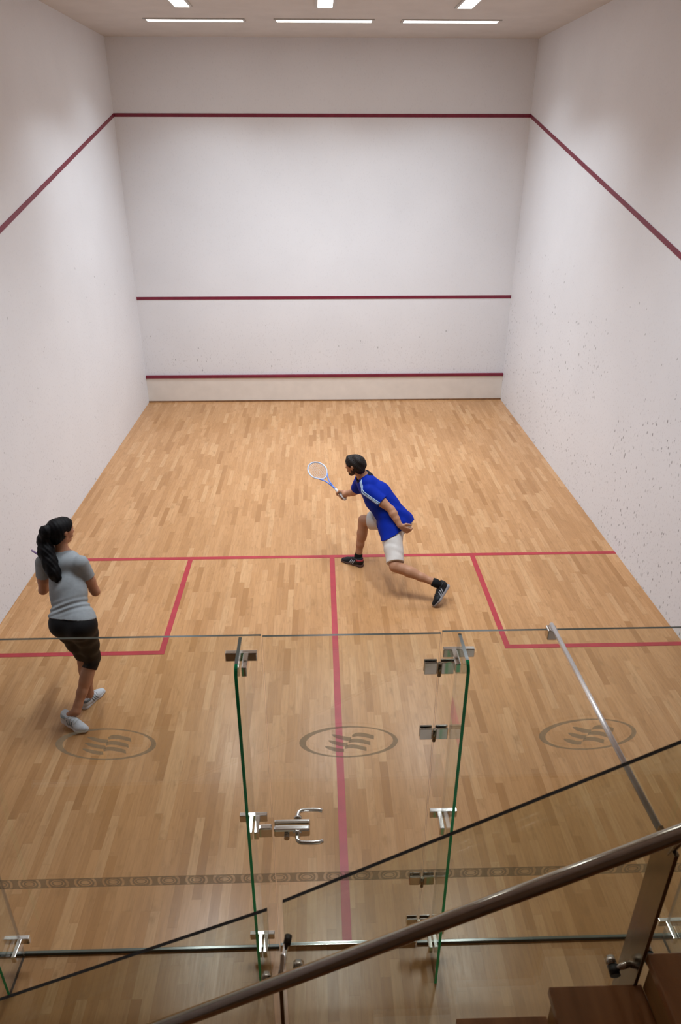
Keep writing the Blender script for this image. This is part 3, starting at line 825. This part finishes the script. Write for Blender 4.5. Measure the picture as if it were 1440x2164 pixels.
handle_m = A3(.118, 4.492, .640); tipm = A3(-.180, 4.900, .800); axm = unit(tipm - handle_m)
grip_hand(B, handle_m, axm, A3(.55, -.10, .65), wR, 1.0)
open_hand(B, wL, unit(A3(.60, -.20, -.40)), A3(.35, .85, .1), A3(.3, -.5, .8), .95, .75)
man = mf('person', B, .0048, SK)
tag(man, 'man in a blue shirt and white shorts lunging left with a racket mid court', 'person')
eyes(PM, 1.0, man, EYEW, EYED)

# hair and beard
def hair_field(P, H, f_, u_, infl, n, off, noise):
    F = Field()
    f_ = unit(f_); u_ = unit(u_ - f_*np.dot(u_, f_)); l_ = np.cross(u_, f_)
    F.cap(P(-.024, 0, .014), P(.024, 0, .014), .077 + infl, .073 + infl, .02, (l_, .95)); F.cap(P(-.030, 0, -.03), P(-.03, 0, -.06), .062 + infl, .048 + infl, .03, (l_, .98))
    nn = unit(f_*n[0] + u_*n[1]); F.cut(H - nn*off, -nn)
    ears = [P(.004, q*.080, -.012) for q in (1, -1)]
    F.disp = lambda X: noise(X) + sum(np.maximum(0, .030 - np.linalg.norm(X - e, axis=1)) for e in ears)*1.6
    return F
HM = hair_field(PM, Hm, hf, hu, .014, (-.66, .75), .026, lambda P: .0022*np.sin(P[:, 0]*310 + 5*np.sin(P[:, 1]*70))*np.sin(P[:, 1]*270 + 4*np.sin(P[:, 2]*90)) + .003*np.sin(P[:, 0]*60 + P[:, 2]*75))
HM.cap(PM(.045, 0, .066), PM(.072, .0, .062), .030, .022, .02)
tag(mf('hair', HM, .004, HAIRM, man), 'short dark hair')
BD = Field()
BD.cap(PM(.035, 0, -.040), PM(.050, 0, -.087), .062, .033, .03, (np.cross(hu, hf), .94)); BD.cap(PM(.0, .035, -.055), PM(.05, .012, -.1), .037, .021, .02); BD.cap(PM(.0, -.035, -.055), PM(.05, -.012, -.1), .037, .021, .02)
BD.cap(PM(.066, 0, -.103), PM(.068, 0, -.1), .020, .019, .016); BD.cut(PM(.03, 0, -.040), unit(hu + .35*hf)); BD.cut(PM(.089, 0, 0), hf)
tag(mf('beard', BD, .004, BEARD, man), 'dark beard')

# shirt
SH = Field()
SH.cap(m - u*.06 + fm*.005, m + u*.14 - fm*.015, .150, .148, .05, (fm, .90)); SH.cap(hL, hR, .112, .112, .05); SH.cap(hL - u*.08, hR - u*.08, .112, .112, .05)
for h_ in (hL, hR): SH.cap(h_ - fh*.035 - u*.02, h_ - fh*.035 - u*.06, .092, .092, .06)
SH.cap(m - fm*.055 + u*.02, m + u*.36 - fs*.045, .112, .118, .06)
SH.cap(m + u*.14, m + u*.32, .142, .158, .05, (fm, .84)); SH.cap(m + u*.32, m + u*.47, .162, .138, .05, (fs, .78))
SH.cap(shL - ls*.03, shR + ls*.03, .074, .074, .05); SH.cap(c7 - u*.055 + ls*.08, c7 - u*.02, .058, .06, .05); SH.cap(c7 - u*.055 - ls*.08, c7 - u*.02, .058, .06, .05)
for h_, k_ in ((hL, kL), (hR, kR)): SH.cap(h_, h_ + unit(k_ - h_)*.16, .120, .116, .05)
SH.cut(m - u*.055, unit(-u*.92 + A3(0, 0, -.16))); SH.cut(c7 + u*.018, u)
SH.disp = lambda P: .0035*np.sin((P @ (u*38 + fm*16)) + 3*np.sin(P @ (lm*18))) * np.clip((.42 - (P - m) @ u)/.3, 0, 1)
SLv = Field(); el_ = unit(eL - shL); SLv.cap(shL - el_*.01, shL + el_*.22, .074, .066, .02); SLv.cut(shL + el_*.165, el_)
SRv = Field(); er_ = unit(eR - shR); SRv.cap(shR - er_*.01, shR + er_*.22, .074, .068, .02); SRv.cut(shR + er_*.17, er_)
shirt_f = union(SH, SLv, SRv, k=.012)
lo_, hi_ = np.minimum(np.minimum(SH.lo, SLv.lo), SRv.lo), np.maximum(np.maximum(SH.hi, SLv.hi), SRv.hi)
shirt = mesh_field('shirt', shirt_f, lo_, hi_, .0045, BLUE, man); tag(shirt, 'royal blue short sleeved shirt')
for i in range(3):
    o_ = (i - 1)*.023
    up_ = unit(np.cross(ls, el_)); bk = -fs
    ribbon('shoulder_stripe', shirt_f, [c7 - u*.03 + ls*.10 + fs*(.062 - o_) + u*.04, shL + fs*(.055 - o_) + u*.04 + ls*.02, shL + el_*.06 + fs*(.06 - o_) + ls*.07, shL + el_*.16 + fs*(.045 - o_) + ls*.07], .0115, STRIPE, shirt, n=30)
CO = Field(); nk = unit(Hm - hu*.05 - hf*.018 - c7)
CO.cap(c7 - u*.05 - fs*.004, c7 + nk*.07, .099, .074, .01); CO.cut(c7 + nk*.042, nk); CO.cut(c7 - u*.030, -u)
tag(mf('collar', CO, .004, NAVY, shirt), 'dark navy collar')

# shorts
ST = Field()
ST.cap(hL, hR, .112, .112, .04); ST.cap(m + u*.0, m + u*.10, .132, .130, .05, (fm, .85))
ST.cap(hL - fh*.035 - u*.02, hL - fh*.035 - u*.04, .082, .082, .05); ST.cap(hR - fh*.035 - u*.02, hR - fh*.035 - u*.04, .082, .082, .05)
ST.cut(m + u*.12, u)
TL = Field(); dL = unit(kL - hL); TL.cap(hL - fh*.01, kL + dL*.1 - lh*.012, .102, .080, .02); limb(TL, hL, kL, [(0, .104), (.25, .100), (.6, .084), (.9, .068), (1, .066)], .03); TL.cut(hL + dL*.385, dL); TL.disp = lambda P: .0018*np.sin(P @ (dL*55) + 2*np.sin(P @ (lh*30)))
TR = Field(); dR = unit(kR - hR); TR.cap(hR, kR + dR*.1, .104, .090, .02); limb(TR, hR, kR, [(0, .104), (.25, .100), (.6, .084), (.9, .068), (1, .066)], .03); TR.cut(hR + dR*.345, dR); TR.disp = lambda P: .002*np.sin(P @ (dR*50) + 2*np.sin(P @ (lh*30)))
sf = union(ST, TL, TR, k=.03)
lo_, hi_ = np.minimum(np.minimum(ST.lo, TL.lo), TR.lo), np.maximum(np.maximum(ST.hi, TL.hi), TR.hi)
shorts = mesh_field('shorts', sf, lo_, hi_, .0048, WHITE, man); tag(shorts, 'white sports shorts')
# socks
for k_, a_, h_, x_, up_ in ((kL, aL_, mLh, unit(mLt - mLh), upL), (kR, aR_, mRh, unit(mRt - mRh), A3(0, 0, 1))):
    F = Field(); d_ = unit(k_ - a_); F.cap(a_ + d_*.12, a_, .040, .041, .015); F.cap(a_, h_ + x_*.06 + up_*.06, .040, .036, .02); F.cut(a_ + d_*.035, d_)
    tag(mf('sock', F, .004, SOCK, man), 'black ankle sock')
shoe(man, mRh, mRt, A3(0, 0, 1), (SHOEB, SOLEB, SILVER, LACEB, PINK), .285, True, 'black leading shoe with silver stripes and red collar')
shoe(man, mLh, mLt, upL, (SHOEB, SOLES, SILVER, LACEB, SHOEB), .285, False, 'black trailing shoe with silver stripes, heel lifted')
racket('squash_racket', handle_m - axm*.065, handle_m - axm*.065 + axm*.685, unit(A3(.1, -.75, .65)), (RKF, RKT, RKS, RKG), 'white and blue squash racket swung low in the right hand of the man in blue')

# ------------------------------------------------------------------- woman
hR, hL = A3(-1.914, 1.885, .865), A3(-2.062, 1.932, .865); m = (hL + hR)/2
c7 = A3(-2.105, 2.225, 1.285); u = unit(c7 - m)
shR, shL = A3(-1.940, 2.130, 1.255), A3(-2.232, 2.160, 1.248)
ls = unit(shL - shR); lh = unit(hL - hR); fs = unit(np.cross(ls, u)); fh = unit(np.cross(lh, u)); ls = unit(np.cross(u, fs)); lh = unit(np.cross(u, fh)); fm = unit(fs + fh); lm = unit(ls + lh)
kR, aR_ = A3(-1.955, 2.050, .425), A3(-2.055, 1.780, .120)
kL, aL_ = A3(-2.022, 2.050, .455), A3(-2.020, 2.005, .100)
eR, wR = A3(-1.878, 2.155, .985), A3(-1.990, 2.330, .985)
eL, wL = A3(-2.290, 2.185, .985), A3(-2.225, 2.400, 1.000)
B = Field()
B.cap(hL, hR, .098, .098, .04); B.cap(m + u*.02, m + u*.12, .120, .108, .05, (fm, .84))
for h_ in (hL, hR): B.cap(h_ - fh*.045 - u*.0, h_ - fh*.050 - u*.02, .076, .076, .05)
B.cap(m + u*.12, m + u*.26, .106, .116, .05, (fm, .78)); B.cap(m + u*.26, m + u*.46, .122, .108, .05, (fs, .76))
B.cap(m + u*.33 + fs*.05 + ls*.055, m + u*.33 + fs*.06 + ls*.055, .052, .050, .04); B.cap(m + u*.33 + fs*.05 - ls*.055, m + u*.33 + fs*.06 - ls*.055, .052, .050, .04)
B.cap(shL - ls*.02, shR + ls*.02, .050, .050, .05); B.cap(c7 - u*.05 + ls*.06, c7 - u*.01, .042, .042, .05); B.cap(c7 - u*.05 - ls*.06, c7 - u*.01, .042, .042, .05)
leg(B, hR, kR, aR_, kneeback(hR, kR, aR_), .95); leg(B, hL, kL, aL_, kneeback(hL, kL, aL_), .95)
wRh, wRt = A3(-2.180, 1.790, .040), A3(-1.930, 1.660, .006)
wLh, wLt = A3(-2.065, 1.925, .001), A3(-1.960, 2.145, .001)
upR = unit(np.cross(unit(wRt - wRh), np.cross(A3(0, 0, 1), unit(wRt - wRh))))
for a, h_, t_, up_ in ((aR_, wRh, wRt, upR), (aL_, wLh, wLt, A3(0, 0, 1))):
    x_ = unit(t_ - h_); B.chain([a, h_ + x_*.06 + up_*.055, h_ + x_*.13 + up_*.034, h_ + x_*.19 + up_*.022], [.032, .029, .020, .012], .02)
for sh, e, w_ in ((shL, eL, wL), (shR, eR, wR)):
    limb(B, sh, e, [(0, .050), (.3, .045), (.6, .041), (1, .034)], .02)
    limb(B, e, w_, [(0, .034), (.25, .037), (.6, .030), (1, .023)], .012)
Hw = A3(-2.095, 2.255, 1.478); wf = unit(A3(.62, .78, -.08)); wu = unit(A3(0, .05, 1.0))
B.cap(c7 - u*.02, Hw - wu*.05 - wf*.015, .050, .048, .03)
PW = head(B, Hw, wf, wu, .95, True)
butt = A3(-1.955, 2.275, .945); tipw = A3(-2.500, 2.612, 1.085); axw = unit(tipw - butt)
grip_hand(B, butt + axw*.085, axw, A3(.1, -.9, .1), wR, .9); grip_hand(B, butt + axw*.325, axw, A3(-.05, -.8, -.5), wL, .9, hr=.012)
woman = mf('person', B, .0048, SK2)
tag(woman, 'woman with a long black ponytail, grey t-shirt and black capri leggings at the left', 'person')
eyes(PW, .95, woman, EYEW, EYED)
HW = hair_field(PW, Hw, wf, wu, .012, (-.70, .71), .020, lambda P: .0008*np.sin(P[:, 0]*160 + P[:, 1]*190))
HW.cap(PW(-.075, 0, .042), PW(-.098, 0, .040), .036, .030, .02)
hairw = mf('hair', HW, .004, HAIRW, woman); tag(hairw, 'black hair tied back')
PT = Field()
tail = [PW(-.092, 0, .042), PW(-.118, .004, .030), A3(-2.198, 2.190, 1.430), A3(-2.180, 2.130, 1.365), A3(-2.146, 2.083, 1.295), A3(-2.118, 2.044, 1.235), A3(-2.095, 2.015, 1.175)]
PT.chain(tail, [.028, .042, .052, .056, .052, .042, .012], .03)
PT.cap(A3(-2.130, 2.060, 1.265), A3(-2.072, 2.020, 1.205), .038, .018, .03); PT.cap(A3(-2.155, 2.075, 1.29), A3(-2.122, 2.03, 1.19), .034, .014, .03)
PT.disp = lambda P: .0028*np.sin(P[:, 0]*120 + P[:, 1]*60 + 6*np.sin(P[:, 2]*9)) * np.sin(P[:, 1]*110 + 2*np.sin(P[:, 2]*14))
tag(mf('ponytail', PT, .004, HAIRW, hairw), 'long black ponytail')
bm = bmesh.new(); c_ = PW(-.088, 0, .042); n_ = unit(tail[1] - tail[0]); a_ = unit(np.cross(n_, A3(1, 0, 0))); b_ = np.cross(n_, a_)
ring = [Vector(c_ + (a_*math.cos(t) + b_*math.sin(t))*.034) for t in np.linspace(0, 2*math.pi, 21)[:-1]]
add_tube(bm, ring + ring[:2], .006, 8, False); mesh_obj('hair_tie', bm, SOCK, hairw, True)

# t-shirt
SH = Field()
SH.cap(hL + u*.04, hR + u*.04, .106, .106, .05); SH.cap(m + u*.02, m + u*.13, .130, .118, .05, (fm, .88))
for h_ in (hL, hR): SH.cap(h_ - fh*.045 + u*.0, h_ - fh*.05 - u*.02, .086, .086, .05)
SH.cap(m + u*.13, m + u*.26, .114, .122, .05, (fm, .84)); SH.cap(m + u*.26, m + u*.46, .132, .116, .05, (fs, .80))
SH.cap(m + u*.33 + fs*.05 + ls*.055, m + u*.33 + fs*.06 + ls*.055, .060, .058, .04); SH.cap(m + u*.33 + fs*.05 - ls*.055, m + u*.33 + fs*.06 - ls*.055, .060, .058, .04)
SH.cap(shL - ls*.015, shR + ls*.015, .060, .060, .05); SH.cap(c7 - u*.05 + ls*.06, c7 - u*.015, .049, .049, .05); SH.cap(c7 - u*.05 - ls*.06, c7 - u*.015, .049, .049, .05)
SH.cut(m + u*.052, unit(-u*.85 + A3(0, 0, -.3) + lm*.26)); SH.cut(c7 + u*.010, u)
SH.disp = lambda P: .0045*np.sin(P @ (u*150) + 1.6*np.sin(P @ (lm*14 + u*6))) * np.exp(-(((P - m) @ u - .125)/.045)**2) + .002*np.sin(P @ (u*45 + lm*25))
SLv = Field(); el_ = unit(eL - shL); SLv.cap(shL - el_*.005, shL + el_*.2, .060, .050, .03); SLv.cut(shL + el_*.125, el_)
SRv = Field(); er_ = unit(eR - shR); SRv.cap(shR - er_*.005, shR + er_*.2, .060, .051, .03); SRv.cut(shR + er_*.13, er_)
tf = union(SH, SLv, SRv, k=.012)
lo_, hi_ = np.minimum(np.minimum(SH.lo, SLv.lo), SRv.lo), np.maximum(np.maximum(SH.hi, SLv.hi), SRv.hi)
tag(mesh_field('t_shirt', tf, lo_, hi_, .0045, GREY, woman), 'grey short sleeved t-shirt')
# leggings
LG = Field()
LG.cap(hL, hR, .104, .104, .04); LG.cap(m + u*.0, m + u*.12, .122, .112, .05, (fm, .86)); LG.cut(m + u*.13, u)
for h_ in (hL, hR): LG.cap(h_ - fh*.045 - u*.0, h_ - fh*.050 - u*.02, .082, .082, .05)
TL = Field(); leg(TL, hL, kL, aL_, kneeback(hL, kL, aL_), .95); TL.pr = [(a, b, r1 + .006, r2 + .006, k, fl) for a, b, r1, r2, k, fl in TL.pr]; d_ = unit(aL_ - kL); TL.cut(kL + d_*.018, d_)
TR = Field(); leg(TR, hR, kR, aR_, kneeback(hR, kR, aR_), .95); TR.pr = [(a, b, r1 + .006, r2 + .006, k, fl) for a, b, r1, r2, k, fl in TR.pr]; d_ = unit(aR_ - kR); TR.cut(kR + d_*.085, d_)
lf = union(LG, TL, TR, k=.03)
lo_, hi_ = np.minimum(np.minimum(LG.lo, TL.lo), TR.lo), np.maximum(np.maximum(LG.hi, TL.hi), TR.hi)
tag(mesh_field('leggings', lf, lo_, hi_, .0048, BLACK, woman), 'black knee length leggings')
shoe(woman, wRh, wRt, upR, (SHOEW, SOLEW, STRIPEG, LACEW, AQUA), .270, True, 'white rear shoe with grey stripes')
shoe(woman, wLh, wLt, A3(0, 0, 1), (SHOEW, SOLEW, STRIPEG, LACEW, STRIPEG), .262, False, 'white front shoe with grey stripes')
racket('squash_racket', butt, butt + axw*.66, unit(np.cross(axw, unit(A3(-2.2, 4.9, -3.0)))), (RWF, RWF, RKS, RWG), 'purple squash racket held across the front of the woman in grey', .66)
# -------------------------------------------------------------- camera, world
cam = bpy.data.cameras.new('camera'); co = bpy.data.objects.new('camera', cam); COL.objects.link(co)
co.location = (-.12302, -2.42205, 4.03748)
co.rotation_euler = (math.radians(63.791), math.radians(-.0308), math.radians(-1.6112))
cam.sensor_fit = 'HORIZONTAL'; cam.sensor_width = 36; cam.lens = 36 * 1471.87 / 1440
cam.shift_x = (720 - 714.754) / 1440; cam.shift_y = (1049.253 - 1082) / 1440
cam.clip_start = .05
cam.dof.use_dof = True; cam.dof.focus_distance = 7.5; cam.dof.aperture_fstop = 7.0
scene.camera = co
w = bpy.data.worlds.new('world'); scene.world = w; w.use_nodes = True
w.node_tree.nodes['Background'].inputs[0].default_value = (.9, .92, 1, 1); w.node_tree.nodes['Background'].inputs[1].default_value = .02
vs = scene.view_settings
vs.view_transform = 'Standard'; vs.look = 'None'; vs.gamma = 1; vs.exposure = EXPO; vs.use_curve_mapping = False
